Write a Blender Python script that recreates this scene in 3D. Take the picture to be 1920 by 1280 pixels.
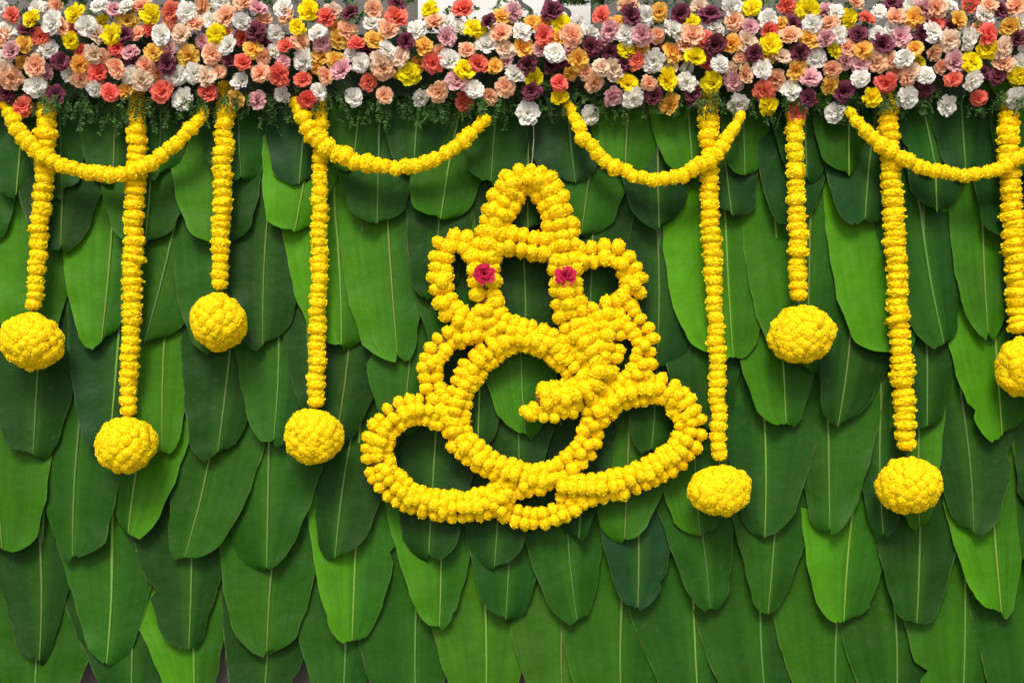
import bpy, math, random
import numpy as np
from mathutils import Vector, Matrix, Quaternion

for o in list(bpy.data.objects):
    bpy.data.objects.remove(o, do_unlink=True)
scene = bpy.context.scene
C = scene.collection
R = math.radians
rng = random.Random(11)

# ------------------------------------------------------------------ camera, sky, sun, exposure
S = 0.002            # metres of wall per picture unit (the wall is 3.84 m wide in view)
DIST = 5.0           # camera to wall plane
ZC = 1.63            # camera height
cam_d = bpy.data.cameras.new('camera'); cam = bpy.data.objects.new('camera', cam_d); C.objects.link(cam)
cam.location = (0, -DIST, ZC); cam.rotation_euler = (R(90), 0, 0)
cam_d.sensor_width = 36; cam_d.lens = 36 * DIST / 3.84
cam_d.clip_end = 200; cam_d.clip_start = 0.05
scene.camera = cam

SUN_EL, SUN_AZ = 46, 8        # azimuth: degrees to the left of the camera's back
world = bpy.data.worlds.new('World'); scene.world = world; world.use_nodes = True
wn = world.node_tree.nodes; wl_ = world.node_tree.links
sky = wn.new('ShaderNodeTexSky'); sky.sky_type = 'NISHITA'; sky.sun_disc = False
sky.sun_elevation = R(SUN_EL); sky.sun_rotation = R(180 + SUN_AZ)
sky.air_density = 1.0; sky.dust_density = 4.0; sky.ozone_density = 1.0
wl_.new(sky.outputs[0], wn['Background'].inputs['Color'])
wn['Background'].inputs['Strength'].default_value = 0.098
sun_d = bpy.data.lights.new('sun', 'SUN'); sun = bpy.data.objects.new('sun', sun_d); C.objects.link(sun)
sun_d.energy = 1.5; sun_d.angle = R(17); sun_d.color = (1.0, 0.93, 0.83)
sd = Vector((-math.cos(R(SUN_EL)) * math.sin(R(SUN_AZ)), -math.cos(R(SUN_EL)) * math.cos(R(SUN_AZ)), math.sin(R(SUN_EL))))
sun.rotation_euler = sd.to_track_quat('Z', 'Y').to_euler()
sun.location = sd * 10
scene.view_settings.view_transform = 'Standard'; scene.view_settings.look = 'None'
scene.view_settings.gamma = 1; scene.view_settings.exposure = 0.88

# ------------------------------------------------------------------ helpers
def P(px, py, d=0.0):
    """A point d metres in front of the wall that is seen over wall position (px, py)."""
    k = S * (DIST - d) / DIST
    return Vector(((px - 960) * k, -d, ZC + (640 - py) * k))

def link(o, parent=None):
    C.objects.link(o)
    if parent is not None: o.parent = parent
    return o

def tag(o, label=None, cat=None, group=None, kind=None):
    if label: o['label'] = label
    if cat: o['category'] = cat
    if group: o['group'] = group
    if kind: o['kind'] = kind
    return o

def empty(name, loc=(0, 0, 0)):
    o = bpy.data.objects.new(name, None); o.location = loc; o.empty_display_size = 0.05
    return link(o)

def mesh(name, verts, faces, mat=None, smooth=True, attrs=None, mats=None, fm=None):
    m = bpy.data.meshes.new(name)
    m.from_pydata([tuple(v) for v in verts], [], faces)
    if smooth: m.polygons.foreach_set('use_smooth', [True] * len(m.polygons))
    for k, vals in (attrs or {}).items():
        a = m.attributes.new(k, 'FLOAT', 'POINT'); a.data.foreach_set('value', vals)
    for x in (mats or ([mat] if mat else [])): m.materials.append(x)
    if fm: m.polygons.foreach_set('material_index', fm)
    m.update()
    return m

def obj(name, me, parent=None, world_parent_offset=None):
    o = bpy.data.objects.new(name, me)
    return link(o, parent)

def catmull(pts, step=4.0):
    p = [Vector(q) for q in pts]
    p = [p[0] * 2 - p[1]] + p + [p[-1] * 2 - p[-2]]
    dense = []
    for i in range(1, len(p) - 2):
        for j in range(16):
            t = j / 16
            a, b, c, e = p[i - 1], p[i], p[i + 1], p[i + 2]
            dense.append(0.5 * ((2 * b) + (c - a) * t + (2 * a - 5 * b + 4 * c - e) * t * t + (3 * b - a - 3 * c + e) * t ** 3))
    dense.append(p[-2].copy())
    out = [dense[0]]; acc = 0
    for a, b in zip(dense, dense[1:]):
        L = (b - a).length
        if L < 1e-9: continue
        while acc + L >= step:
            t = (step - acc) / L
            a = a.lerp(b, t); out.append(a.copy()); L = (b - a).length; acc = 0
        acc += L
    return out

def tube(path, rad, n=6):
    """verts, faces of a tube along 3-D points."""
    V, F = [], []
    for i, p in enumerate(path):
        t = (path[min(i + 1, len(path) - 1)] - path[max(i - 1, 0)]).normalized()
        u = t.cross(Vector((0, 1, 0)));  u = u.normalized() if u.length > 1e-4 else Vector((1, 0, 0))
        w = t.cross(u)
        r = rad(i / (len(path) - 1)) if callable(rad) else rad
        for k in range(n):
            a = 2 * math.pi * k / n
            V.append(p + u * (r * math.cos(a)) + w * (r * math.sin(a)))
    for i in range(len(path) - 1):
        for k in range(n):
            F.append((i * n + k, i * n + (k + 1) % n, (i + 1) * n + (k + 1) % n, (i + 1) * n + k))
    F.append(tuple(range(n))[::-1]); F.append(tuple((len(path) - 1) * n + k for k in range(n)))
    return V, F

# ------------------------------------------------------------------ materials
def nt(name):
    m = bpy.data.materials.new(name); m.use_nodes = True
    t = m.node_tree; return m, t.nodes, t.links, t.nodes['Principled BSDF']

def mixc(n, l, fac, a, b, mode='MIX'):
    x = n.new('ShaderNodeMix'); x.data_type = 'RGBA'; x.blend_type = mode
    for s, v in ((x.inputs[0], fac), (x.inputs[6], a), (x.inputs[7], b)):
        if hasattr(v, 'links'): l.new(v, s)
        elif isinstance(v, (int, float)): s.default_value = v
        else: s.default_value = (*v, 1)
    return x.outputs[2]

def noise(n, l, scale, vec=None, detail=3, out=0):
    x = n.new('ShaderNodeTexNoise'); x.inputs['Scale'].default_value = scale; x.inputs['Detail'].default_value = detail
    if vec is not None: l.new(vec, x.inputs['Vector'])
    return x.outputs[out]

def ramp(n, l, f, stops):
    x = n.new('ShaderNodeValToRGB'); l.new(f, x.inputs[0])
    e = x.color_ramp.elements
    while len(e) < len(stops): e.new(0.5)
    for q, (p, c) in zip(e, stops): q.position = p; q.color = (*c, 1)
    return x.outputs[0]

def maprange(n, l, v, a, b, c, d):
    x = n.new('ShaderNodeMapRange'); l.new(v, x.inputs[0])
    for i, q in zip((1, 2, 3, 4), (a, b, c, d)): x.inputs[i].default_value = q
    return x.outputs[0]

def attr(n, name):
    x = n.new('ShaderNodeAttribute'); x.attribute_name = name; return x.outputs['Fac']

def petal_mat(name, tip, deep, rough=0.75, trans=0.38, lo=0.05, hi=0.62, var=0.12):
    m, n, l, b = nt(name)
    oi = n.new('ShaderNodeObjectInfo')
    f = maprange(n, l, attr(n, 'tip'), lo, hi, 0, 1)
    col = mixc(n, l, f, deep, tip)
    hs = n.new('ShaderNodeHueSaturation'); l.new(col, hs.inputs['Color'])
    l.new(maprange(n, l, oi.outputs['Random'], 0, 1, 1 - var, 1 + var * 0.5), hs.inputs['Value'])
    l.new(maprange(n, l, oi.outputs['Random'], 0, 1, 0.508, 0.494), hs.inputs['Hue'])
    tc = n.new('ShaderNodeTexCoord')
    nz = noise(n, l, 3.0, tc.outputs['Object'], 3)
    col2 = mixc(n, l, maprange(n, l, nz, 0.35, 0.7, 0, 0.22), hs.outputs[0], deep)
    l.new(col2, b.inputs['Base Color'])
    b.inputs['Roughness'].default_value = rough
    b.inputs['Specular IOR Level'].default_value = 0.2
    if trans > 0:
        tr = n.new('ShaderNodeBsdfTranslucent'); l.new(col2, tr.inputs['Color'])
        mx = n.new('ShaderNodeMixShader'); mx.inputs[0].default_value = trans
        l.new(b.outputs[0], mx.inputs[1]); l.new(tr.outputs[0], mx.inputs[2])
        l.new(mx.outputs[0], n['Material Output'].inputs['Surface'])
    return m

M_MARI = petal_mat('marigold_petals', (0.95, 0.76, 0.002), (0.87, 0.48, 0.001), trans=0.15, lo=.1, hi=.66, var=.11)
M_CRIM = petal_mat('crimson_petals', (0.52, 0.017, 0.065), (0.25, 0.004, 0.022), trans=0.1)
CK = dict(lo=.2, hi=.95)
CARN = {
    'r': petal_mat('coral_petals', (0.90, 0.25, 0.17), (0.72, 0.075, 0.050), **CK),
    'y': petal_mat('lemon_petals', (0.93, 0.83, 0.010), (0.86, 0.66, 0.004), **CK),
    'o': petal_mat('golden_petals', (0.93, 0.65, 0.15), (0.84, 0.38, 0.02), **CK),
    'p': petal_mat('peach_petals', (0.94, 0.66, 0.44), (0.84, 0.29, 0.11), **CK),
    'w': petal_mat('white_petals', (0.91, 0.90, 0.87), (0.85, 0.84, 0.72), **CK),
    'k': petal_mat('pink_petals', (0.87, 0.57, 0.58), (0.58, 0.18, 0.25), **CK),
    'm': petal_mat('maroon_petals', (0.20, 0.050, 0.080), (0.075, 0.010, 0.025), trans=0.1, **CK),
    'c': petal_mat('cream_petals', (0.90, 0.76, 0.60), (0.80, 0.56, 0.38), **CK),
}
COLNAME = dict(r='coral red', y='lemon yellow', o='golden orange', p='peach', w='white', k='dusty pink', m='dark maroon', c='cream')

def simple(name, col, rough=0.7, spec=0.3, nscale=8, dark=0.7):
    m, n, l, b = nt(name)
    tc = n.new('ShaderNodeTexCoord')
    f = noise(n, l, nscale, tc.outputs['Object'], 4)
    l.new(ramp(n, l, f, [(0.3, tuple(c * dark for c in col)), (0.7, col)]), b.inputs['Base Color'])
    b.inputs['Roughness'].default_value = rough; b.inputs['Specular IOR Level'].default_value = spec
    return m

M_STEM = simple('flower_stem_green', (0.16, 0.24, 0.10))
M_FERN = simple('fern_green', (0.06, 0.15, 0.03), nscale=14, dark=0.45)
M_CORE = simple('string_core', (0.20, 0.085, 0.004), nscale=30)
M_WIRE = simple('dark_thread', (0.05, 0.045, 0.03), nscale=60)
M_THREAD = simple('white_thread', (0.6, 0.6, 0.55), nscale=60)
M_FOAM = simple('dark_foam', (0.02, 0.045, 0.02), nscale=20)
M_BOARD = simple('white_board', (0.62, 0.63, 0.62), 0.5, 0.3, 3, 0.96)
M_LETTER = simple('grey_lettering', (0.05, 0.06, 0.06), 0.5, 0.3, 10, 0.9)
M_WALL = simple('grey_wall_paint', (0.15, 0.143, 0.133), 0.9, 0.2, 2.5, 0.8)
M_GROUND = simple('concrete', (0.30, 0.29, 0.27), 0.9, 0.2, 4, 0.75)

def leaf_material():
    m, n, l, b = nt('banana_leaf')
    oi = n.new('ShaderNodeObjectInfo'); uv = n.new('ShaderNodeUVMap')
    sep = n.new('ShaderNodeSeparateXYZ'); l.new(uv.outputs[0], sep.inputs[0])
    geo = n.new('ShaderNodeNewGeometry')
    pos = geo.outputs['Position']
    # mottling
    big = noise(n, l, 5.0, pos, 4)
    c0 = mixc(n, l, maprange(n, l, big, 0.35, 0.68, 0.0, 0.5), oi.outputs['Color'], (0.0085, 0.034, 0.0034))
    pale = attr(n, 'pale')  # young-leaf green, plus light on the brighter halves painted into the colour
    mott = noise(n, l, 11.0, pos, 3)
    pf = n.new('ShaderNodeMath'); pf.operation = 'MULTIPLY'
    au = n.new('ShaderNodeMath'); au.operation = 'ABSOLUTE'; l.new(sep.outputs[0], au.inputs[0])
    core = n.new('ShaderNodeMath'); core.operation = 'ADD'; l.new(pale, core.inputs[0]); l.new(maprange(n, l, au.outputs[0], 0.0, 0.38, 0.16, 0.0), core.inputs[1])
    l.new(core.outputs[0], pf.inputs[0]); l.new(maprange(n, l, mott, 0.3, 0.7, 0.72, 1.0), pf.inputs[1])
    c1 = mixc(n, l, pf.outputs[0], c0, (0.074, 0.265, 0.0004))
    # lateral veins: fine stripes running out from the midrib
    wv = n.new('ShaderNodeTexWave'); wv.wave_type = 'BANDS'; wv.bands_direction = 'Y'; wv.wave_profile = 'SIN'
    wv.inputs['Scale'].default_value = 40; wv.inputs['Distortion'].default_value = 1.2; wv.inputs['Detail'].default_value = 2
    comb = n.new('ShaderNodeCombineXYZ')
    ab = n.new('ShaderNodeMath'); ab.operation = 'ABSOLUTE'; l.new(sep.outputs[0], ab.inputs[0])
    sh = n.new('ShaderNodeMath'); sh.operation = 'MULTIPLY_ADD'; l.new(ab.outputs[0], sh.inputs[0]); sh.inputs[1].default_value = 0.05
    l.new(sep.outputs[1], sh.inputs[2])
    l.new(sep.outputs[0], comb.inputs[0]); l.new(sh.outputs[0], comb.inputs[1]); l.new(oi.outputs['Random'], comb.inputs[2])
    l.new(comb.outputs[0], wv.inputs['Vector'])
    # long soft streaks parallel to the midrib
    mp = n.new('ShaderNodeMapping'); mp.inputs['Scale'].default_value = (5, 1.2, 9); l.new(comb.outputs[0], mp.inputs['Vector'])
    st = noise(n, l, 2.0, mp.outputs[0], 3)
    hs = n.new('ShaderNodeHueSaturation'); l.new(c1, hs.inputs['Color'])
    v1 = n.new('ShaderNodeMath'); v1.operation = 'MULTIPLY'
    l.new(maprange(n, l, wv.outputs['Fac'], 0, 1, 0.97, 1.03), v1.inputs[0]); l.new(maprange(n, l, st, 0.3, 0.7, 0.88, 1.12), v1.inputs[1])
    l.new(v1.outputs[0], hs.inputs['Value'])
    # pale dry rim, browned in places
    rim = maprange(n, l, ab.outputs[0], 0.965, 1.0, 0.0, 1.0)
    rn = n.new('ShaderNodeMath'); rn.operation = 'MULTIPLY'; l.new(rim, rn.inputs[0])
    l.new(maprange(n, l, noise(n, l, 22, pos, 2), 0.42, 0.62, 0.1, 0.6), rn.inputs[1])
    c2 = mixc(n, l, rn.outputs[0], hs.outputs[0], mixc(n, l, maprange(n, l, noise(n, l, 6, pos, 2), 0.5, 0.62, 0, 1), (0.10, 0.17, 0.04), (0.105, 0.075, 0.022)))
    # dusty scuffs
    sc = maprange(n, l, noise(n, l, 34, pos, 6), 0.62, 0.75, 0.0, 0.2)
    c3 = mixc(n, l, sc, c2, (0.06, 0.095, 0.06))
    l.new(c3, b.inputs['Base Color'])
    l.new(maprange(n, l, big, 0.3, 0.7, 0.44, 0.58), b.inputs['Roughness'])
    b.inputs['Specular IOR Level'].default_value = 0.09
    bp = n.new('ShaderNodeBump'); bp.inputs['Strength'].default_value = 0.06; bp.inputs['Distance'].default_value = 0.002
    l.new(wv.outputs['Fac'], bp.inputs['Height'])
    b2 = n.new('ShaderNodeBump'); b2.inputs['Strength'].default_value = 0.35; b2.inputs['Distance'].default_value = 0.02
    l.new(noise(n, l, 14, pos, 2), b2.inputs['Height']); l.new(bp.outputs[0], b2.inputs['Normal']); l.new(b2.outputs[0], b.inputs['Normal'])
    return m
M_LEAF = leaf_material()
def rib_material():
    m, n, l, b = nt('leaf_midrib')
    oi = n.new('ShaderNodeObjectInfo')
    l.new(oi.outputs['Color'], b.inputs['Base Color'])
    b.inputs['Roughness'].default_value = 0.45
    return m
M_RIB = rib_material()

# ------------------------------------------------------------------ the setting
def quad_mesh(name, pts, mat):
    return mesh(name, pts, [tuple(range(len(pts)))], mat, smooth=False)
g = obj('ground', quad_mesh('ground', [(-30, -30, 0), (30, -30, 0), (30, 6, 0), (-30, 6, 0)], M_GROUND)); tag(g, kind='structure')
w = obj('wall', mesh('wall', [(-6, .08, 0), (6, .08, 0), (6, .08, 3.6), (-6, .08, 3.6), (-6, .28, 0), (6, .28, 0), (6, .28, 3.6), (-6, .28, 3.6)],
    [(0, 1, 2, 3), (1, 5, 6, 2), (5, 4, 7, 6), (4, 0, 3, 7), (3, 2, 6, 7)], M_WALL, smooth=False)); tag(w, kind='structure')

# white sign board behind the flowers at the top
def box(x0, x1, y0, y1, z0, z1):
    V = [(x, y, z) for x in (x0, x1) for y in (y0, y1) for z in (z0, z1)]
    F = [(0, 1, 3, 2), (4, 6, 7, 5), (0, 4, 5, 1), (2, 3, 7, 6), (0, 2, 6, 4), (1, 5, 7, 3)]
    return V, F
a, b_ = P(783, 60, .02), P(1108, -110, .02)
sign = empty('sign_board', (0, 0.06, a.z))
tag(sign, 'white sign board with dark grey letters rising behind the flower border', 'sign')
V, F = box(a.x, b_.x, 0.0 - .06, 0.03 - .06, 0, b_.z - a.z)
obj('board', mesh('board', V, F, M_BOARD, smooth=False), sign)
for ch, px, py, hgt in (('S', 986, 38, 52), ('5', 1058, 44, 52)):
    cu = bpy.data.curves.new('letter', 'FONT'); cu.body = ch; cu.align_x = 'CENTER'; cu.size = hgt * S * 1.4; cu.extrude = 0.001
    cu.materials.append(M_LETTER)
    q = P(px, py, .004)
    tmp = bpy.data.objects.new('letter_text', cu); C.objects.link(tmp)
    bpy.context.view_layer.update()
    lm = bpy.data.meshes.new_from_object(tmp.evaluated_get(bpy.context.evaluated_depsgraph_get())); lm.name = 'letter'
    bpy.data.objects.remove(tmp); lm.materials.clear(); lm.materials.append(M_LETTER)
    o = obj('letter', lm, sign); o.rotation_euler = (R(90), 0, 0); o.location = (q.x, -0.062 , q.z - a.z)

# ------------------------------------------------------------------ banana leaf screen
TONE = {'d': (0.0080, 0.042, 0.0034), 'm': (0.0120, 0.063, 0.0028), 'l': (0.018, 0.085, 0.0020), 'b': (0.036, 0.145, 0.0006),
        'g': (0.0080, 0.041, 0.0078), 'o': (0.028, 0.080, 0.0038)}
# (tip x, tip y, midrib lean over 200 units, half width left, half width right, tone, pale left, pale right)
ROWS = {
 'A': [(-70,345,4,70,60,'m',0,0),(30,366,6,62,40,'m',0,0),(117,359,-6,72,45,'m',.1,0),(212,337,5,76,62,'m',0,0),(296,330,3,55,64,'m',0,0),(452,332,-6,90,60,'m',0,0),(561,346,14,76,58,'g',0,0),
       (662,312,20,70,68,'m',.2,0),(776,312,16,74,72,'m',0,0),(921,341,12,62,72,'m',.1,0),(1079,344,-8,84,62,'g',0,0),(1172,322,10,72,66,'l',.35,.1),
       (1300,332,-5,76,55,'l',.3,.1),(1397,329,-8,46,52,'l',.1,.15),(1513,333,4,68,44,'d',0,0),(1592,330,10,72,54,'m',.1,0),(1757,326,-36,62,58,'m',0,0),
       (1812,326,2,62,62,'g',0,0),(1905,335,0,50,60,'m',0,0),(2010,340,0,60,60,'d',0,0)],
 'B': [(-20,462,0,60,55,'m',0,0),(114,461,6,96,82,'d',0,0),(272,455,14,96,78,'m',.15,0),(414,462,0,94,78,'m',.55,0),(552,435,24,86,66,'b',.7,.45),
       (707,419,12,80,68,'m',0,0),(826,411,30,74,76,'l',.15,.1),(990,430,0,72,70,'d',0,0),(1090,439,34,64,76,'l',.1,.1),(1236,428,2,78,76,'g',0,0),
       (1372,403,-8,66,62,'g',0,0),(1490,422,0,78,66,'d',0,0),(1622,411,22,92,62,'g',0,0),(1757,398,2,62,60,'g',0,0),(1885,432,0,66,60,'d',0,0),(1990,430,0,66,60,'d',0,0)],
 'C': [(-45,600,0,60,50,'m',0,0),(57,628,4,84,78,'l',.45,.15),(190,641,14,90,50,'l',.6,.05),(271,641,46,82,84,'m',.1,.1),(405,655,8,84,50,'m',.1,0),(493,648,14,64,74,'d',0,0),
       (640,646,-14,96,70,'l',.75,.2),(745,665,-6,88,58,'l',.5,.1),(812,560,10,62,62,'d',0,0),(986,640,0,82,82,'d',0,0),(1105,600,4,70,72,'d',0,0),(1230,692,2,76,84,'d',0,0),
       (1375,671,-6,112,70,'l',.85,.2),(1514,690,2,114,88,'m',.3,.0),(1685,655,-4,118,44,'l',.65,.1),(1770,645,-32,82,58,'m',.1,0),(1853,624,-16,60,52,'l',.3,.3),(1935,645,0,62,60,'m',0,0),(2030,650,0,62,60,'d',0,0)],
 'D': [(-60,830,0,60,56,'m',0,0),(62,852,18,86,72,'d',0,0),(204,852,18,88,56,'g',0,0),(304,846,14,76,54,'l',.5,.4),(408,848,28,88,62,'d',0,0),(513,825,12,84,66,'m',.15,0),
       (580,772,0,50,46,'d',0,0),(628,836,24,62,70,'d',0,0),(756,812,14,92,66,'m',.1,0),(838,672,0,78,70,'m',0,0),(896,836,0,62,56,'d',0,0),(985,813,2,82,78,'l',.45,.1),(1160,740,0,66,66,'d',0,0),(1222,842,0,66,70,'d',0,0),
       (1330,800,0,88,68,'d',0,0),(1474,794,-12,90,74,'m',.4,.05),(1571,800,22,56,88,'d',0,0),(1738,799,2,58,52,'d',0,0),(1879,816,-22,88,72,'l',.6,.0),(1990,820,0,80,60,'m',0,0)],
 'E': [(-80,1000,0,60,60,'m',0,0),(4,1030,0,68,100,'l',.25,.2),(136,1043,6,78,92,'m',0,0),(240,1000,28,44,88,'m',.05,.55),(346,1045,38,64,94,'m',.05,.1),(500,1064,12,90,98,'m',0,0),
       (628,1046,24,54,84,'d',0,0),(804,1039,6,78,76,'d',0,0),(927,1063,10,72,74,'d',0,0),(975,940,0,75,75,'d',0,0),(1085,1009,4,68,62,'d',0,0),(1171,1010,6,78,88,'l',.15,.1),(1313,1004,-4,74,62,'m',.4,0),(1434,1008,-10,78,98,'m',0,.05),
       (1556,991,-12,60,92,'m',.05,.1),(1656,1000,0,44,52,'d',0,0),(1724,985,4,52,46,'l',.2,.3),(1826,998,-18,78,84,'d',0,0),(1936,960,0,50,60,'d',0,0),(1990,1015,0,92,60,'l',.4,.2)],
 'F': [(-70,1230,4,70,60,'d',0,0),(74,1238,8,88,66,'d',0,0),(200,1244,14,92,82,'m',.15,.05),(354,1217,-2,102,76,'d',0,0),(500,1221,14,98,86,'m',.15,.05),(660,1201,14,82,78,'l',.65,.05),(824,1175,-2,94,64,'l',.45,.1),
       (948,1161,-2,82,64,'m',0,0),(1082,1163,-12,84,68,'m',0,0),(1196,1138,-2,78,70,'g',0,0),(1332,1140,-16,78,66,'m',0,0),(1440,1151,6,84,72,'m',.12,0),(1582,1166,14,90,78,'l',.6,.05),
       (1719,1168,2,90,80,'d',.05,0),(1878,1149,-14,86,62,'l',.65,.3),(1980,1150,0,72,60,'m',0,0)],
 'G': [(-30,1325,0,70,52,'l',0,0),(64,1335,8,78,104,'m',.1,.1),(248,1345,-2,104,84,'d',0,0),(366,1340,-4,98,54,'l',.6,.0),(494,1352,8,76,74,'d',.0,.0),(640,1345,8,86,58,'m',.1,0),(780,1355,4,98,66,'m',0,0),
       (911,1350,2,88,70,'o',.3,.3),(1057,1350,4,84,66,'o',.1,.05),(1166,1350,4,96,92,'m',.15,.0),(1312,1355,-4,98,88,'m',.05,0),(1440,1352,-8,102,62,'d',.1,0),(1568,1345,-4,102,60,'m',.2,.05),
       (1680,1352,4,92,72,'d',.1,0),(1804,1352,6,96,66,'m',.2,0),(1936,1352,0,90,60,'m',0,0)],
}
RND = {'A': 0.9, 'B': 0.8, 'C': 0.7, 'D': 0.4, 'E': 0.3, 'F': 0.2, 'G': 0.2}
def side_profile(rb, lr):
    hc = (1 - rb) * lr.uniform(22, 58) + rb * lr.uniform(18, 30)
    cw = (1 - rb) * lr.uniform(.40, .66) + rb * lr.uniform(.64, .80)
    e = lr.uniform(.06, .28) if lr.random() < .75 else lr.uniform(.02, .08)
    m = hc + 70
    mw = cw + (1 - cw) * ((1 - rb) * .48 + rb * .9)
    return [(0, e), (hc * .12, e + (cw - e) * .30), (hc * .5, e + (cw - e) * .70), (hc, cw), (m, mw), (200, 1.06), (290, 1.24 - .2 * rb), (430, 1.24 - .25 * rb)]
def prof(tab, s):
    for (a, x), (b, y) in zip(tab, tab[1:]):
        if s <= b: return x + (y - x) * (s - a) / (b - a)
    return tab[-1][1]
SS = [0, 3, 7, 12, 18, 26, 36, 48, 62, 78, 95, 112, 130, 148, 166, 184, 204, 226, 250, 276, 304, 345, 390, 440]
screen = empty('leaf_screen', (0, 0, 0))
tag(screen, 'screen of overlapping dark green banana leaves hung tip down in rows', 'leaf screen')
NU = 5
DTIP = 0.058
ROWI = {r: i for i, r in enumerate('ABCDEFG')}
def build_leaf(row, idx, tx, ty, lean, wl, wr, tone, pl, pr):
    if row == 'G': wl *= 1.16; wr *= 1.2
    lr = random.Random(int(tx * 13 + ty * 7))
    rb = min(1, max(0, RND[row] + lr.uniform(-.25, .25)))
    back = .005 + .0032 * (6 - ROWI[row]) + .0009 * (idx % 3)
    yaw = 0.017 * (-1 if row == 'E' else 1)
    foldl, foldr = lr.uniform(-.014, .012), lr.uniform(-.014, .012)
    shl, shr = lr.uniform(-15, 9), lr.uniform(-15, 9)
    lean += lr.uniform(-9, 9)
    tabs = (side_profile(rb, lr), side_profile(rb, lr))
    ph = [lr.uniform(0, 6.28) for _ in range(6)]; wlr = (lr.uniform(70, 130), lr.uniform(70, 130)); amp = lr.uniform(.003, .009)
    curve = lr.uniform(-5, 5)
    notch = [(lr.choice((-1, 1)), lr.randint(4, 14), lr.uniform(.55, .85)) for _ in range(lr.choice((0, 0, 0, 0, 1)))]
    V, UV, PA = [], [], []
    def dep(s, u, side):
        x = max(0, 1 - s / 245)
        k = 0 if side < 0 else 1
        d = back + (DTIP - back + .012) * x ** 1.15 + yaw * (-u) * (0.12 + 0.88 * x) \
            + abs(u) ** 1.5 * (foldl if side < 0 else foldr) * (.06 + .94 * x) \
            + amp * abs(u) * math.sin(s / wlr[k] * 6.28 + ph[k]) * (.05 + .95 * x)
        return max(d, back - .0022 - .0004 * u)
    def mid(s):
        return tx + lean * s / 200 + curve * math.sin(min(s, 250) / 250 * math.pi)
    SL = [q for q in SS if ty - q > 105] if row in 'AB' else SS
    for i, s in enumerate(SL):
        bases = (prof(tabs[0], s), prof(tabs[1], s))
        for j in range(-NU, NU + 1):
            u = j / NU; side = -1 if j < 0 else 1
            W = wl if side < 0 else wr
            hw = W * bases[0 if side < 0 else 1]
            if abs(j) == NU:
                hw += (1.0 * math.sin(s * .10 + ph[2 + (side > 0)]) + .5 * math.sin(s * .37 + ph[4]) + lr.uniform(-.6, .6)) * min(1, s / 20 + .3)
            for ns, nq, nd in notch:
                if ns == side and abs(i - nq) < .5 and abs(u) > .5: hw *= (.5 + (abs(u) - .5) * nd) / abs(u)
            sft = (shl if side < 0 else shr) * abs(u) ** .7 * max(0, 1 - s / 50)
            if i == 0: sft += lr.uniform(-3.5, 3.5) * abs(u) + (3 if j == 0 else 0)
            ss = s + sft
            d = dep(max(0, ss), u, side)
            d = max(d, back - .002 - .0004 * u + .012 * min(1, max(0, (250 - ss) / 90)))
            V.append(P(mid(ss) + u * hw, ty - ss, d)); UV.append((u, s * S))
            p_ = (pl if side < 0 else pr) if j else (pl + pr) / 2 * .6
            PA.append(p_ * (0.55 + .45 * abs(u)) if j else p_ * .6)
    nc = 2 * NU + 1; F = []
    for i in range(len(SL) - 1):
        for j in range(nc - 1):
            k = i * nc + j
            F.append((k, k + 1, k + nc + 1, k + nc))
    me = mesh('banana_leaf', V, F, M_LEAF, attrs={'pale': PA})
    uvl = me.uv_layers.new(name='UVMap')
    idx = np.empty(len(me.loops), dtype=np.int32); me.loops.foreach_get('vertex_index', idx)
    uvl.data.foreach_set('uv', np.array(UV, dtype=np.float32)[idx].ravel())
    o = obj('banana_leaf', me, screen)
    c = TONE[tone]; k = lr.uniform(.86, 1.12)
    if lr.random() < .3: c = (c[0] * .88, c[1] * .97, c[2] + .0020)
    o.color = (c[0] * k, c[1] * k, c[2] * k, 1)
    path = [P(mid(s), ty - s, dep(s, 0, 1) + .0015) for s in SL]
    r0 = lr.uniform(.0026, .0038)
    Vr, Fr = tube(path, lambda t: r0 * (0.5 + 1.3 * min(1, t * 1.3)), 6)
    # a shaved stub where the midrib was cut
    rb_o = obj('midrib', mesh('midrib', Vr, Fr, M_RIB), o)
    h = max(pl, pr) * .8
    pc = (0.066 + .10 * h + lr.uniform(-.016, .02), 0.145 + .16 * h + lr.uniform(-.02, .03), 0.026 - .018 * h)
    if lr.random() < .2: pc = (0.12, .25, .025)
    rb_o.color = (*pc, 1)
for row, items in ROWS.items():
    for i, it in enumerate(items): build_leaf(row, i, *it)

# ------------------------------------------------------------------ flower meshes
def add_petal(V, F, T, base, axis, side, L, W, na, nb, curl, ruff, lr, t0=0.0):
    """A fan shaped petal growing from base along axis, width along side."""
    nrm = axis.cross(side).normalized()
    k0 = len(V); ph = lr.uniform(0, 6.28)
    for i in range(na + 1):
        t = i / na
        for j in range(nb + 1):
            u = j / nb * 2 - 1
            wid = W * (0.28 + 0.72 * t ** .8)
            edge = 1 - 0.16 * u * u + (lr.uniform(-.10, .06) if i == na else 0)
            q = base + axis * (L * t * edge) + side * (wid * u) \
                + nrm * (curl * t * t * L + ruff * L * t * math.sin(u * 5.2 + ph) + lr.uniform(-.03, .03) * t * L)
            V.append(q); T.append(t0 + (1 - t0) * t)
    for i in range(na):
        for j in range(nb):
            k = k0 + i * (nb + 1) + j
            F.append((k, k + 1, k + nb + 2, k + nb + 1))

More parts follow.
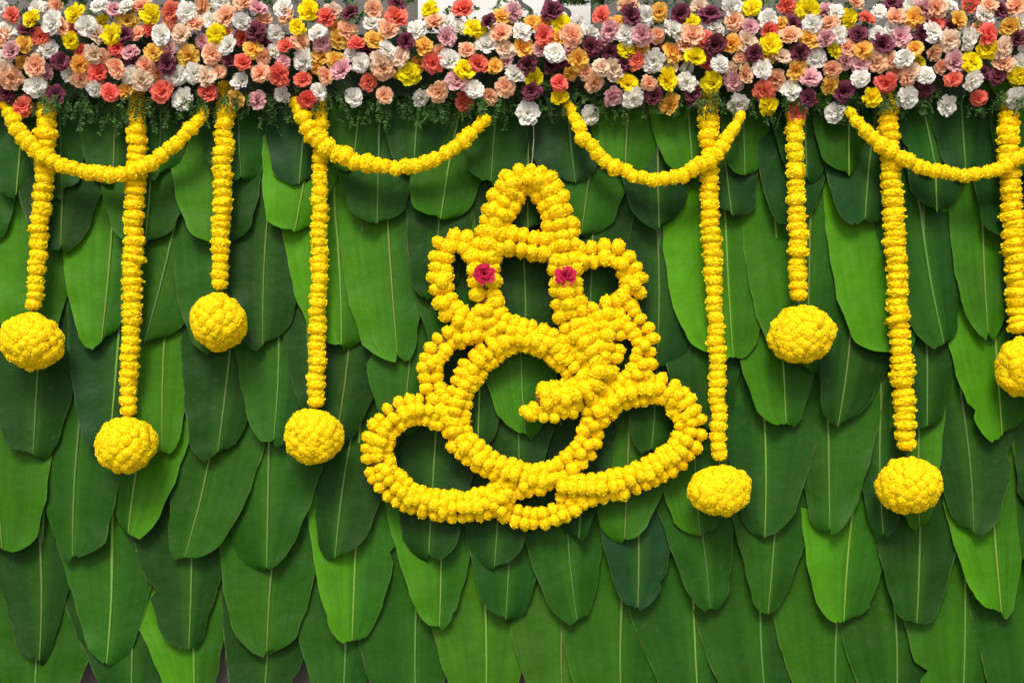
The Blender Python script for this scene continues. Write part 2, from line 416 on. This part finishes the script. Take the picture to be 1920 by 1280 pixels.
def sphere(V, F, T, r, nu, nv, tval, lr=None, jit=0, sc=(1, 1, 1), off=(0, 0, 0)):
    k0 = len(V)
    for i in range(nv + 1):
        th = math.pi * i / nv
        for j in range(nu):
            a = 2 * math.pi * j / nu
            q = r * (1 + (lr.uniform(-jit, jit) if lr else 0))
            V.append(Vector((q * math.sin(th) * math.cos(a) * sc[0] + off[0], q * math.sin(th) * math.sin(a) * sc[1] + off[1], q * math.cos(th) * sc[2] + off[2]))); T.append(tval)
    for i in range(nv):
        for j in range(nu):
            F.append((k0 + i * nu + j, k0 + (i + 1) * nu + j, k0 + (i + 1) * nu + (j + 1) % nu, k0 + i * nu + (j + 1) % nu))

def make_marigold(seed, n=96):
    lr = random.Random(seed)
    V, F, T = [], [], []
    sphere(V, F, T, .88, 16, 10, .45, lr, .055)
    for i in range(n):
        z = 1 - 2 * (i + .5) / n; r = math.sqrt(1 - z * z); a = i * 2.39996 + lr.uniform(-.25, .25)
        d = Vector((r * math.cos(a), r * math.sin(a), z))
        s = d.orthogonal().normalized(); s = (Quaternion(d, lr.uniform(0, 6.28)) @ s).normalized()
        ax = (d + d.cross(s) * lr.uniform(-.9, .9)).normalized()
        add_petal(V, F, T, d * .78, ax, s, lr.uniform(.16, .26), lr.uniform(.14, .21), 2, 2, lr.uniform(-.7, .4), .12, lr, .35)
    return mesh('marigold', V, F, M_MARI, attrs={'tip': T})
MARI = [make_marigold(100 + i) for i in range(5)]

def make_carnation(seed, n=(3, 5, 7, 8, 9)):
    lr = random.Random(seed)
    V, F, T = [], [], []
    tilt = (12, 30, 50, 70, 92); ln = (.62, .78, .9, 1.0, 1.02)
    if seed % 2: tilt = (8, 22, 38, 55, 72); ln = (.7, .9, 1.02, 1.1, 1.12)
    for k, cnt in enumerate(n):
        for q in range(cnt):
            a = 2 * math.pi * (q + .5 * (k % 2)) / cnt + lr.uniform(-.25, .25)
            th = R(tilt[k] + lr.uniform(-10, 10))
            rad = Vector((math.cos(a), math.sin(a), 0))
            ax = (rad * math.sin(th) + Vector((0, 0, 1)) * math.cos(th)).normalized()
            sd_ = Vector((-math.sin(a), math.cos(a), 0)); sd_ = Quaternion(ax, lr.uniform(-.5, .5)) @ sd_
            add_petal(V, F, T, Vector((0, 0, -.25)) + ax * .08, ax, sd_, ln[k] * lr.uniform(.85, 1.08), lr.uniform(.34, .46), 4, 6, lr.uniform(-.30, .15), lr.uniform(.05, .10), lr, .0 + .12 * k / 4)
    nf = len(F)
    # green calyx and a length of stem
    Vs, Fs = tube([Vector((0, 0, -.15)), Vector((0, 0, -.45)), Vector((0, 0, -.95)), Vector((.06, .03, -1.1)), Vector((.12, .06, -2.2))],
                  lambda t: (.30, .30, .20, .07, .06)[min(4, int(round(t * 4)))], 7)
    k0 = len(V); V += Vs; F += [tuple(i + k0 for i in f) for f in Fs]; T += [0] * len(Vs)
    return mesh('carnation', V, F, attrs={'tip': T}, mats=[CARN['w'], M_STEM], fm=[0] * nf + [1] * len(Fs))
CARNM = [make_carnation(200 + i) for i in range(6)]

def orient(axis, spin):
    return Vector((0, 0, 1)).rotation_difference(axis) @ Quaternion((0, 0, 1), spin)

def mari_obj(parent, loc, axis, size, flat, lr):
    o = bpy.data.objects.new('marigold', lr.choice(MARI))
    o.location = loc; o.rotation_mode = 'QUATERNION'
    ax = (axis + Vector([lr.uniform(-.2, .2) for _ in range(3)])).normalized()
    o.rotation_quaternion = orient(ax, lr.uniform(0, 6.28))
    o.scale = (size, size * lr.uniform(.94, 1.06), size * flat)
    return link(o, parent)

# ------------------------------------------------------------------ flower border
border = empty('flower_border', (0, 0, 0))
tag(border, 'thick border of mixed carnations and ferny greens along the top of the leaves', 'flower border')
a, b_ = P(-170, 178, .1), P(2090, 62, .1)
V, F = box(a.x, b_.x, -.075, .04, a.z, b_.z)
obj('foam_base', mesh('foam_base', V, F, M_FOAM, smooth=False), border)

KF = 500 / 1882
CA = "80,100,r 225,140,y 260,60,w 395,35,p 530,100,y 50,210,w 190,210,m 290,260,r 370,160,w 440,190,p 500,290,y 165,310,o 80,360,k 340,340,w 250,465,p 430,430,m 560,455,o 620,185,w 690,240,c 690,30,w 815,60,k 900,150,o 780,250,y 970,240,p 870,240,m 820,330,r 915,360,k 1060,100,y 1000,45,p 1210,80,r 1135,245,w 1360,160,p 1280,240,c 1420,40,p 1490,150,w 1590,110,p 1520,240,y 1560,20,w 1710,155,w 1790,220,m 1820,60,k 1720,5,p 1780,340,o 1610,320,w 1500,385,p 1715,440,r 1325,395,o 1185,380,k 1170,450,m 1085,370,o 1030,460,p 820,480,p 710,400,p 690,510,r 570,560,p 660,380,c 930,530,w 1000,570,c 1240,540,w 1370,520,w 1450,530,c 1690,570,w 1830,515,p 80,550,p 30,500,c 255,610,w 40,660,m 395,670,m 160,750,r 670,630,w 775,650,r 885,640,o 1135,640,r 1295,700,w 1460,640,r 1660,700,o 1810,705,k 0,60,w 0,260,p 0,410,w 890,50,w 1320,90,w"
CB = "190,60,w 195,110,p 370,70,y 490,110,r 540,80,c 285,190,y 665,90,m 830,65,p 995,20,m 985,120,r 820,160,w 935,200,p 140,245,w 215,325,r 325,290,p 440,230,w 470,300,k 585,280,o 655,210,p 705,310,r 835,275,o 335,430,w 555,420,o 600,490,k 735,450,w 490,535,p 330,555,r 160,530,r 180,665,w 365,705,r 450,645,w 690,690,w 800,580,r 895,480,p 880,430,c 930,350,w 1010,400,c 1060,290,m 910,670,p 1080,520,y 1190,320,o 1250,450,r 1130,200,w 1250,155,p 1215,60,y 1460,55,r 1430,190,w 1350,260,k 1550,200,y 1640,150,m 1730,110,o 1730,230,p 1490,345,p 1630,310,w 1770,340,c 1370,420,w 1480,480,y 1570,450,r 1685,460,o 1420,565,k 1545,625,w 1645,680,p 1760,620,p 1470,720,r 1285,650,p 1160,690,w"
CC = "20,80,k 280,80,m 350,170,y 70,225,w 230,245,r 80,335,o 300,370,w 110,460,m 160,560,y 20,520,w 130,640,m 110,800,w 340,580,r 335,690,y 420,255,p 470,420,o 565,225,w 630,110,r 730,155,o 690,215,k 550,330,m 690,370,m 805,240,w 815,40,p 840,110,m 950,110,w 1040,90,o 815,350,y 915,245,k 1030,250,p 1145,210,w 1260,150,y 1190,105,m 1330,50,c 1400,90,m 1550,40,w 1690,50,y 1565,145,p 1440,190,w 1275,240,p 1360,270,r 1430,320,m 1140,360,o 1295,400,y 880,430,r 1000,430,w 640,470,c 710,490,c 590,590,p 820,590,y 970,590,p 1100,560,y 1230,580,w 1410,590,y 1470,450,w 1550,310,o 1680,190,k 1660,290,c 1815,140,w 1820,220,r 1820,310,y 1710,380,m 1770,490,w 1650,520,p 1570,580,k 1860,560,p 1780,650,r 1600,735,w 1820,750,y 1110,730,o 860,700,w 710,680,k 560,815,w 1000,680,m 1280,670,m"
CD = "205,40,r 355,70,y 490,65,k 550,85,w 255,160,m 385,165,w 500,160,p 230,250,p 365,265,o 480,270,k 580,240,w 640,130,y 710,240,m 775,130,r 860,80,w 950,20,m 980,120,p 855,240,w 885,310,m 740,350,o 540,355,y 640,330,p 300,375,m 415,410,w 175,400,c 625,430,k 275,495,o 370,540,k 530,490,p 525,600,o 240,635,w 355,700,m 285,800,r 545,790,w 610,650,m 725,550,w 845,440,p 830,395,c 690,10,p 1010,260,k 1090,40,w 1100,130,o 1180,60,k 1265,50,p 1260,150,r 1165,240,m 1250,220,w 1365,40,w 1420,140,o 1370,190,m 1510,35,r 1640,30,p 1610,105,w 1715,60,m 1820,45,p 1780,190,o 1640,240,r 1490,280,w 1360,290,c 1250,370,p 1110,340,o 1035,410,w 910,590,r 805,685,y 1070,550,p 1080,510,c 1190,530,w 1060,690,w 1190,640,m 1340,745,w 1380,560,r 1400,440,k 1520,430,y 1630,340,y 1750,340,c 1740,440,p 1700,530,m 1520,570,w 1560,690,r 1830,700,w 1850,530,y 1840,270,m 1870,150,w"
car = []
for ox, txt in ((0, CA), (480, CB), (960, CC), (1420, CD)):
    for it in txt.split():
        x, y, c = it.split(','); x = ox + float(x) * KF; y = float(y) * KF
        if any(c == c2 and math.hypot(x - x2, y - y2) < 15 for x2, y2, c2 in car): continue
        car.append((x, y, c))
# a short run-on beyond both ends, and the crown of the bank above
for k in range(34):
    sx = rng.choice((-1, 1)); x = (-rng.uniform(22, 130)) if sx < 0 else 1920 + rng.uniform(22, 130)
    car.append((x, rng.uniform(5, 200), rng.choice('rrpppwwwyyookkmc')))
def bank_depth(y):
    return 0.125 + 0.07 * math.sin(math.pi * min(1, max(0, (y + 45) / 265)))
def car_tf(x, y, lr, back=0.0, size=None):
    tiltv = (110 - y) / 150
    ax = Vector((lr.uniform(-.75, .75), -1, tiltv * .6 + lr.uniform(-.6, .6))).normalized()
    s = (size or lr.uniform(16, 22)) * S
    return P(x, y, bank_depth(y) + lr.uniform(-.02, .02) - back), orient(ax, lr.uniform(0, 6.28)), Vector((s, s * lr.uniform(.85, 1.0), s * .85))
stuff_car = []
infr = [c for c in car if -15 < c[0] < 1935]; outfr = [c for c in car if not -15 < c[0] < 1935]
infr.sort(key=lambda c: c[1] < 14)       # those cut by the top of the picture come last
for i, (x, y, c) in enumerate(infr):
    lr = random.Random(int(x * 31 + y * 17))
    loc, q, sc = car_tf(x, y, lr)
    if i < 300:
        o = bpy.data.objects.new('carnation', CARNM[i % 6]); link(o, border)
        o.location = loc; o.rotation_mode = 'QUATERNION'; o.rotation_quaternion = q; o.scale = sc
        o.material_slots[0].link = 'OBJECT'; o.material_slots[0].material = CARN[c]
    else: stuff_car.append((loc, q, sc, c, i % 6))
for i, (x, y, c) in enumerate(outfr):
    stuff_car.append((*car_tf(x, y, rng), c, i % 6))
# half hidden blooms deeper in the bank fill the gaps between the front ones
fill = []
for k in range(6000):
    x, y = rng.uniform(-10, 1930), rng.uniform(36, 138)
    if min(math.hypot(x - c[0], y - c[1]) for c in car + fill) > 23: fill.append((x, y, rng.choice('ppcwwkkrmooy')))
for i, (x, y, c) in enumerate(fill):
    stuff_car.append((*car_tf(x, y, rng, .03, rng.uniform(13, 18)), c, i % 6))
print('filled', len(fill))
def join(name, items, src, matfun, mats, parent):
    VV, FF, TT, FM = [], [], [], []
    cache = {}
    for loc, q, sc, key, k in items:
        if k not in cache:
            m = src[k]; co = np.empty(len(m.vertices) * 3, dtype=np.float32); m.vertices.foreach_get('co', co)
            t = np.empty(len(m.vertices), dtype=np.float32); m.attributes['tip'].data.foreach_get('value', t)
            cache[k] = (co.reshape(-1, 3), t, [tuple(p.vertices) for p in m.polygons], [p.material_index for p in m.polygons])
        co, t, f, fm = cache[k]
        M = np.array(Matrix.LocRotScale(loc, q, sc), dtype=np.float32)
        k0 = sum(len(v) for v in VV)
        VV.append(co @ M[:3, :3].T + M[:3, 3]); TT.append(t)
        FF += [tuple(i + k0 for i in p) for p in f]; FM += [matfun(key, i) for i in fm]
    me = mesh(name, np.concatenate(VV), FF, attrs={'tip': np.concatenate(TT)}, mats=mats, fm=FM)
    o = obj(name, me, parent); o['kind'] = 'stuff'
    return o
ckeys = list(CARN)
join('carnations', stuff_car, CARNM, lambda key, mi: len(ckeys) if mi else ckeys.index(key), [CARN[k] for k in ckeys] + [M_STEM], border)

# ferny greens between and below the blooms
def ferns():
    lr = random.Random(5); V, F = [], []
    def leaflet(p, dirv, side, L, W):
        k = len(V)
        nrm = dirv.cross(side)
        V.extend([p, p + dirv * L * .5 + side * W + nrm * lr.uniform(-.15, .15) * L, p + dirv * L, p + dirv * L * .5 - side * W + nrm * lr.uniform(-.15, .15) * L])
        F.append((k, k + 1, k + 2)); F.append((k, k + 2, k + 3))
    def sprig(p, dirv, L, n):
        dirv = dirv.normalized(); q = p.copy()
        side0 = dirv.orthogonal().normalized(); side0 = Quaternion(dirv, lr.uniform(0, 6.28)) @ side0
        stem = [q.copy()]
        for i in range(n):
            dirv = (dirv + Vector((lr.uniform(-.1, .1), lr.uniform(-.1, .1), -.06))).normalized()
            q = q + dirv * (L / n); stem.append(q.copy())
            s2 = Quaternion(dirv, lr.uniform(-.6, .6)) @ side0
            for sg in (-1, 1):
                dd = (s2 * sg + dirv * .7 + Vector([lr.uniform(-.35, .35) for _ in range(3)])).normalized()
                ls = dd.orthogonal().normalized()
                ls = Quaternion(dd, lr.uniform(0, 3.1)) @ ls
                leaflet(q, dd, ls, lr.uniform(.011, .021), lr.uniform(.0028, .005))
        tv, tf = tube(stem, .0009, 3); k = len(V); V.extend(tv); F.extend(tuple(i + k for i in f) for f in tf)
    for _ in range(900):
        x = lr.uniform(-150, 2070); y = lr.uniform(0, 190)
        sprig(P(x, y, lr.uniform(.06, .10)), Vector((lr.uniform(-1, 1), -.9, lr.uniform(-.8, .6))), lr.uniform(.05, .085), 7)
    clumps = [(170,215),(215,222),(250,225),(140,200),(490,205),(520,215),(545,205),(660,205),(690,215),(740,205),(780,215),(810,205),(870,215),(905,205),(940,205),(990,200),(1040,205),(1080,200),
              (1130,205),(1180,200),(1230,200),(1290,195),(1350,200),(1420,205),(1450,205),(1530,200),(1580,205),(1640,205),(1700,200),(1560,190),(1740,190),(1830,195),(1880,190),(330,205),(380,205),(300,205),(20,195),(70,195),(450,195)]
    for cx, cy in clumps:
        for _ in range(9):
            x, y = cx + lr.gauss(0, 20), cy - 22 + lr.gauss(0, 9)
            sprig(P(x, y, lr.uniform(.07, .13)), Vector((lr.uniform(-.7, .7), -.35, -1)), lr.uniform(.045, .095), 8)
    for cx in (88, 258, 423, 600, 1328, 1490, 1665, 1890, 375, 905):
        for _ in range(9):
            sprig(P(cx + lr.gauss(0, 16), 178 + lr.gauss(0, 7), lr.uniform(.15, .17)), Vector((lr.uniform(-.8, .8), -.25, -1)), lr.uniform(.04, .075), 7)
    for _ in range(120):
        x = lr.choice((lr.uniform(-60, 780), lr.uniform(1090, 1980), lr.uniform(1050, 1130)))
        sprig(P(x, 12, .09), Vector((lr.uniform(-.6, .6), -.4, 1)), lr.uniform(.03, .07), 6)
    return mesh('ferns', V, F, M_FERN, smooth=False)
o = obj('ferns', ferns(), border); o['kind'] = 'stuff'

# a few broad filler leaves tucked among the blooms
lr = random.Random(9)
for fx, fy, fl in ((1612,120,70),(1590,165,60),(1668,165,66),(1545,185,50),(1880,168,60),(1850,150,56),(1208,112,50),(1262,128,50),(60,140,46),(352,95,50),(505,80,44)):
    V, F = [], []
    ang = lr.uniform(-1.0, 1.0); dx, dy = math.sin(ang), -math.cos(ang)
    for i in range(8):
        t = i / 7; wdt = fl * .26 * math.sin(math.pi * (.12 + .88 * t) ** .8 * .999) + .6
        for j in (-1, 0, 1):
            V.append(P(fx + dx * fl * (t - .4) - dy * wdt * j, fy + dy * fl * (t - .4) + dx * wdt * j, .085 + .06 * t * (1 - .5 * t) + .010 * abs(j)))
    for i in range(7):
        for j in range(2): F.append((i * 3 + j, i * 3 + j + 1, i * 3 + j + 4, i * 3 + j + 3))
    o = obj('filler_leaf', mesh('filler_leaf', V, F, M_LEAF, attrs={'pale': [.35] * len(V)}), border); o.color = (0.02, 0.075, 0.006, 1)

# ------------------------------------------------------------------ marigold strings, balls and swags
def string_path(pts, d):
    return catmull([(x, y, 0) for x, y in pts], 1.0)

def string_depth(y, d, swag):
    return d - max(0, 238 - y) * (.0013 if swag else .0008)

def make_string(name, label, cat, group, pts, wids, d, spacing, lr, swag=False, dots=False):
    pts = [(pts[0][0], pts[0][1] - (6 if swag else 26))] + list(pts[1:])
    path = string_path(pts, d); L = len(path)
    D = lambda q: string_depth(q.y, d, swag)
    top = P(path[0].x, path[0].y, D(path[0]))
    root = empty(name, top); tag(root, label, cat, group)
    p3 = [P(q.x, q.y, D(q)) - top for q in path[::6]] + [P(path[-1].x, path[-1].y, D(path[-1])) - top]
    Vt, Ft = tube(p3, .006, 6)
    obj('thread', mesh('thread', Vt, Ft, M_CORE), root)
    s = 4.0; i = 0
    while s < L - 2:
        q = path[int(s)]; a = path[max(0, int(s) - 4)]; b = path[min(L - 1, int(s) + 4)]
        tan = Vector((b.x - a.x, 0, -(b.y - a.y))).normalized()
        t = s / L * (len(wids) - 1); k = min(len(wids) - 2, int(t)); wd = wids[k] + (wids[k + 1] - wids[k]) * (t - k)
        size = wd * .50 * S * lr.uniform(.93, 1.07)
        if lr.random() < .06: size *= 1.13
        jit = Vector((lr.uniform(-1, 1), lr.uniform(-1, 1), lr.uniform(-1, 1))) * (2.2 * S)
        sp = spacing * lr.uniform(.85, 1.2)
        mari_obj(root, P(q.x, q.y, D(q)) - top + jit, tan, size, sp * S * (.80 if swag else .84) / size, lr)
        s += sp; i += 1
    return root

def make_ball(label, cx, cy, rx, ry, tx, ty, d, lr):
    c = P(cx, cy, d)
    root = empty('marigold_ball', c); tag(root, label, 'flower ball', 'marigold balls hanging below the strings')
    k = S * (DIST - d) / DIST
    rx, ry = rx * k * .94, ry * k * .94; rz = (rx + ry) / 2
    V, F, T = [], [], []; sphere(V, F, T, 1, 20, 12, .3, lr, .02, (rx * .84, rz * .84, ry * .84))
    obj('core', mesh('core', V, F, M_MARI, attrs={'tip': T}), root)
    tp = P(tx, ty, .12) - c
    Vt, Ft = tube([tp, tp.lerp(Vector((0, 0, ry * .8)), .5) , Vector((0, 0, ry * .8))], .003, 5)
    obj('thread', mesh('thread', Vt, Ft, M_WIRE), root)
    n = 125
    lump = [lr.uniform(0, 6.28) for _ in range(4)]
    for i in range(n):
        z = 1 - 2 * (i + .5) / n; r = math.sqrt(1 - z * z); a = i * 2.39996 + lr.uniform(-.12, .12)
        dv = Vector((r * math.cos(a), r * math.sin(a), z))
        if dv.y > .45: continue
        g_ = 1 + .05 * math.sin(2 * a + lump[0]) * r + .045 * math.sin(3 * z + a + lump[1]) + lr.uniform(-.03, .03)
        q = Vector((dv.x * rx, dv.y * rz, dv.z * ry)) * (.86 * g_)
        nrm = Vector((dv.x / rx, dv.y / rz, dv.z / ry)).normalized()
        mari_obj(root, q, nrm, lr.uniform(10.5, 14.5) * S, lr.uniform(.7, .95), lr)

GS, GW = 'marigold strings hanging down the leaves', 'marigold swags looped under the flower border'
strings = [
 ([(88,190),(86,270),(78,380),(69,500),(63,583)], (34,42,37,36,33), 'marigold string crossed near its top by the leftmost swag, at the left picture edge'),
 ([(258,180),(257,300),(250,450),(246,600),(239,775)], (36,44,40,38,34), 'long marigold string crossing the right part of the leftmost swag'),
 ([(423,185),(419,300),(415,400),(411,546)], (38,42,38,31), 'short marigold string just right of the leftmost swag, free of any swag'),
 ([(600,205),(600,300),(598,450),(596,600),(591,766)], (36,32,36,37,34), 'long marigold string left of the elephant figure, under the start of a swag'),
 ([(1328,200),(1330,300),(1333,450),(1342,620),(1347,800),(1349,858)], (44,38,40,34,36,30), 'longest marigold string, just right of the elephant figure'),
 ([(1490,222),(1493,350),(1497,450),(1497,556)], (36,36,38,34), 'short marigold string hanging below a coral carnation, right of the longest string'),
 ([(1665,205),(1672,350),(1680,500),(1688,650),(1697,780),(1700,846)], (42,40,44,40,46,38), 'thick long marigold string crossing the left end of the rightmost swag'),
 ([(1890,190),(1893,330),(1905,480),(1911,628)], (44,42,48,42), 'marigold string at the right picture edge, crossing the rightmost swag'),
]
balls = [(60,640,58,54,'ball cut close to the left picture edge, under the first string'),(236,834,61,54,'ball under the long string that crosses the leftmost swag'),
         (409,603,56,55,'high ball under the short string on the left half'),(588,818,55,53,'ball just left of the elephant figure\'s left foot'),
         (1350,919,61,47,'flattened lowest ball, right of the elephant figure\'s foot'),(1502,627,62,55,'high ball under the short string on the right half'),
         (1704,909,61,53,'low broad ball under the thick string on the right half'),(1923,688,56,56,'ball half cut off by the right picture edge')]
lr = random.Random(77)
for (pts, wids, lab), (bx, by, brx, bry, blab) in zip(strings, balls):
    make_string('marigold_string', 'yellow ' + lab, 'garland', GS, pts, wids, .12, 15.5, lr)
    make_ball('round yellow marigold ' + blab, bx, by, brx, bry, pts[-1][0], pts[-1][1], .165, lr)
swags = [
 ([(5,200),(45,258),(95,300),(180,326),(250,322),(310,285),(355,245),(388,205)], (26,36,32,30,32,32,28,24), 'leftmost yellow marigold swag, looping across two hanging strings'),
 ([(550,195),(590,253),(640,292),(725,314),(800,304),(860,270),(915,222)], (26,42,36,30,30,30,26), 'yellow marigold swag left above the elephant figure\'s crown'),
 ([(1066,208),(1100,265),(1150,310),(1210,335),(1260,334),(1310,312),(1350,280),(1392,215)], (24,30,28,28,28,34,28,22), 'yellow marigold swag right above the elephant figure, ending past the longest string'),
 ([(1592,215),(1640,262),(1700,300),(1780,326),(1850,322),(1920,290),(1975,245)], (20,30,30,26,28,32,30), 'rightmost yellow marigold swag, running out of the right picture edge'),
]
for pts, wids, lab in swags:
    make_string('marigold_swag', lab, 'garland', GW, pts, wids, .165, 18.5, lr, swag=True)

# ------------------------------------------------------------------ elephant figure of marigolds
fig_c = P(1000, 1000, .1)
fig = empty('elephant_figure', fig_c)
tag(fig, 'large seated elephant headed figure outlined in yellow marigolds with two red eyes', 'flower figure')
# part name, path, strand width, depth of its centre, bloom diameter
strands = [
 ('base', [(925,938),(955,962),(1005,972),(1055,958),(1092,932)], 46, .110, 25),
 ('foot', [(862,800),(830,778),(790,768),(750,775),(715,810),(706,855),(728,900),(775,934),(835,950),(900,945),(955,925)], 62, .115, 24),
 ('foot', [(1120,772),(1160,745),(1205,730),(1245,730),(1283,765),(1297,805),(1272,848),(1228,880),(1168,905),(1105,916),(1045,912)], 60, .115, 26),
 ('shoulder', [(930,612),(880,622),(835,640),(808,680),(812,728),(838,768),(856,800)], 50, .115, 25),
 ('arm', [(1178,590),(1204,625),(1208,662),(1192,705),(1160,735),(1120,765),(1112,800),(1095,842),(1066,872),(1015,895),(960,915),(915,935)], 52, .12, 26),
 ('belly', [(1090,705),(1050,662),(1008,640),(965,634),(925,655),(888,690),(864,735),(852,785),(862,825),(890,850),(930,875),(975,893),(1035,905)], 56, .125, 25),
 ('chest', [(925,598),(960,612),(1005,622),(1050,645),(1090,680)], 44, .13, 26),
 ('ear', [(905,488),(870,456),(833,458),(826,500),(828,548),(850,585),(885,605),(915,612)], 49, .115, 30),
 ('ear', [(1070,482),(1110,478),(1155,475),(1183,508),(1186,548),(1160,575),(1125,582),(1095,610)], 51, .115, 29),
 ('cheek', [(1138,590),(1140,640),(1128,690),(1110,720)], 68, .115, 26),
 ('crown', [(968,340),(940,384),(922,438),(908,492)], 66, .12, 30),
 ('crown', [(1014,340),(1040,384),(1053,438),(1062,492)], 66, .12, 30),
 ('crown_peak', [(958,338),(974,326),(1003,326),(1020,338)], 40, .135, 29),
 ('brow', [(935,452),(985,457),(1040,466)], 58, .13, 29),
 ('face', [(905,480),(908,530),(914,575),(938,606)], 61, .13, 31),
 ('trunk_tip', [(1075,768),(1035,774),(998,768),(984,780)], 34, .135, 25),
 ('trunk', [(1058,485),(1062,530),(1066,570),(1082,620),(1108,660),(1122,700),(1098,735),(1055,742),(1004,750)], 64, .14, 29),
]
FL = []     # (depth key, part, loc, axis, size)
lr = random.Random(4242)
for name, pts, wd, d, bl in strands:
    path = string_path(pts, d); L = len(path)
    cen = P(path[L // 2].x, path[L // 2].y, d)
    p3 = [P(q.x, q.y, d - .02) - fig_c for q in path[::8]] + [P(path[-1].x, path[-1].y, d - .02) - fig_c]
    Vt, Ft = tube(p3, wd * .24 * S, 8)
    part = obj(name, mesh(name, Vt, Ft, M_CORE), fig)
    na = max(2, int(round(wd / (bl * .80))))
    s = 2.0; row = 0
    while s < L - 1:
        q = path[int(s)]; a = path[max(0, int(s) - 6)]; b = path[min(L - 1, int(s) + 6)]
        tan = Vector((b.x - a.x, 0, -(b.y - a.y))).normalized()
        perp = Vector((tan.z, 0, -tan.x))
        n_here = na if na < 3 else na + (row % 2) * (1 if lr.random() < .5 else 0)
        for k in range(n_here):
            u = k / (n_here - 1) * 2 - 1
            dd = d + .026 * (1 - u * u) + lr.uniform(-.006, .008)
            jx, jy = lr.uniform(-2.5, 2.5), lr.uniform(-2.5, 2.5)
            hw = wd * .5 - bl * .52
            pos = P(q.x + perp.x * u * hw + jx, q.y - perp.z * u * hw + jy, dd) - fig_c
            FL.append((dd, part, pos, (tan + Vector((0, -.35, 0))), bl * .58 * S * lr.uniform(.88, 1.12)))
        if na == 2 and lr.random() < .45:      # a bloom lying on the seam between the pair
            dd = d + .036
            pos = P(q.x + lr.uniform(-4, 4), q.y + 8 + lr.uniform(-3, 3), dd) - fig_c
            FL.append((dd, part, pos, (tan * .4 + Vector((0, -1, 0))), bl * .42 * S))
        s += bl * .70 * lr.uniform(.9, 1.12); row += 1
order = sorted(range(len(FL)), key=lambda i: -FL[i][0])
single = set(order[:300]); rest = []
for i, (dd, part, pos, ax, size) in enumerate(FL):
    if i in single: mari_obj(part, pos, ax.normalized(), size, lr.uniform(.72, .9), lr)
    else:
        q = orient((ax + Vector([lr.uniform(-.2, .2) for _ in range(3)])).normalized(), lr.uniform(0, 6.28))
        rest.append((pos, q, Vector((size, size, size * lr.uniform(.72, .9))), 0, lr.randrange(5)))
join('marigolds', rest, MARI, lambda key, mi: 0, [M_MARI], fig)
print('figure blooms', len(FL), 'carnations', len(infr))
for ex, ey in ((908, 514), (1060, 517)):
    o = bpy.data.objects.new('eye', CARNM[1]); link(o, fig)
    o.location = P(ex, ey, .195) - fig_c; o.rotation_mode = 'QUATERNION'; o.rotation_quaternion = orient(Vector((0, -1, .15)).normalized(), lr.uniform(0, 6))
    o.scale = (.037, .034, .024); o.material_slots[0].link = 'OBJECT'; o.material_slots[0].material = M_CRIM
Vt, Ft = tube([P(1000, 200, .09) - fig_c, P(1001, 260, .1) - fig_c, P(996, 325, .12) - fig_c], .0014, 5)
obj('thread', mesh('thread', Vt, Ft, M_THREAD), fig)
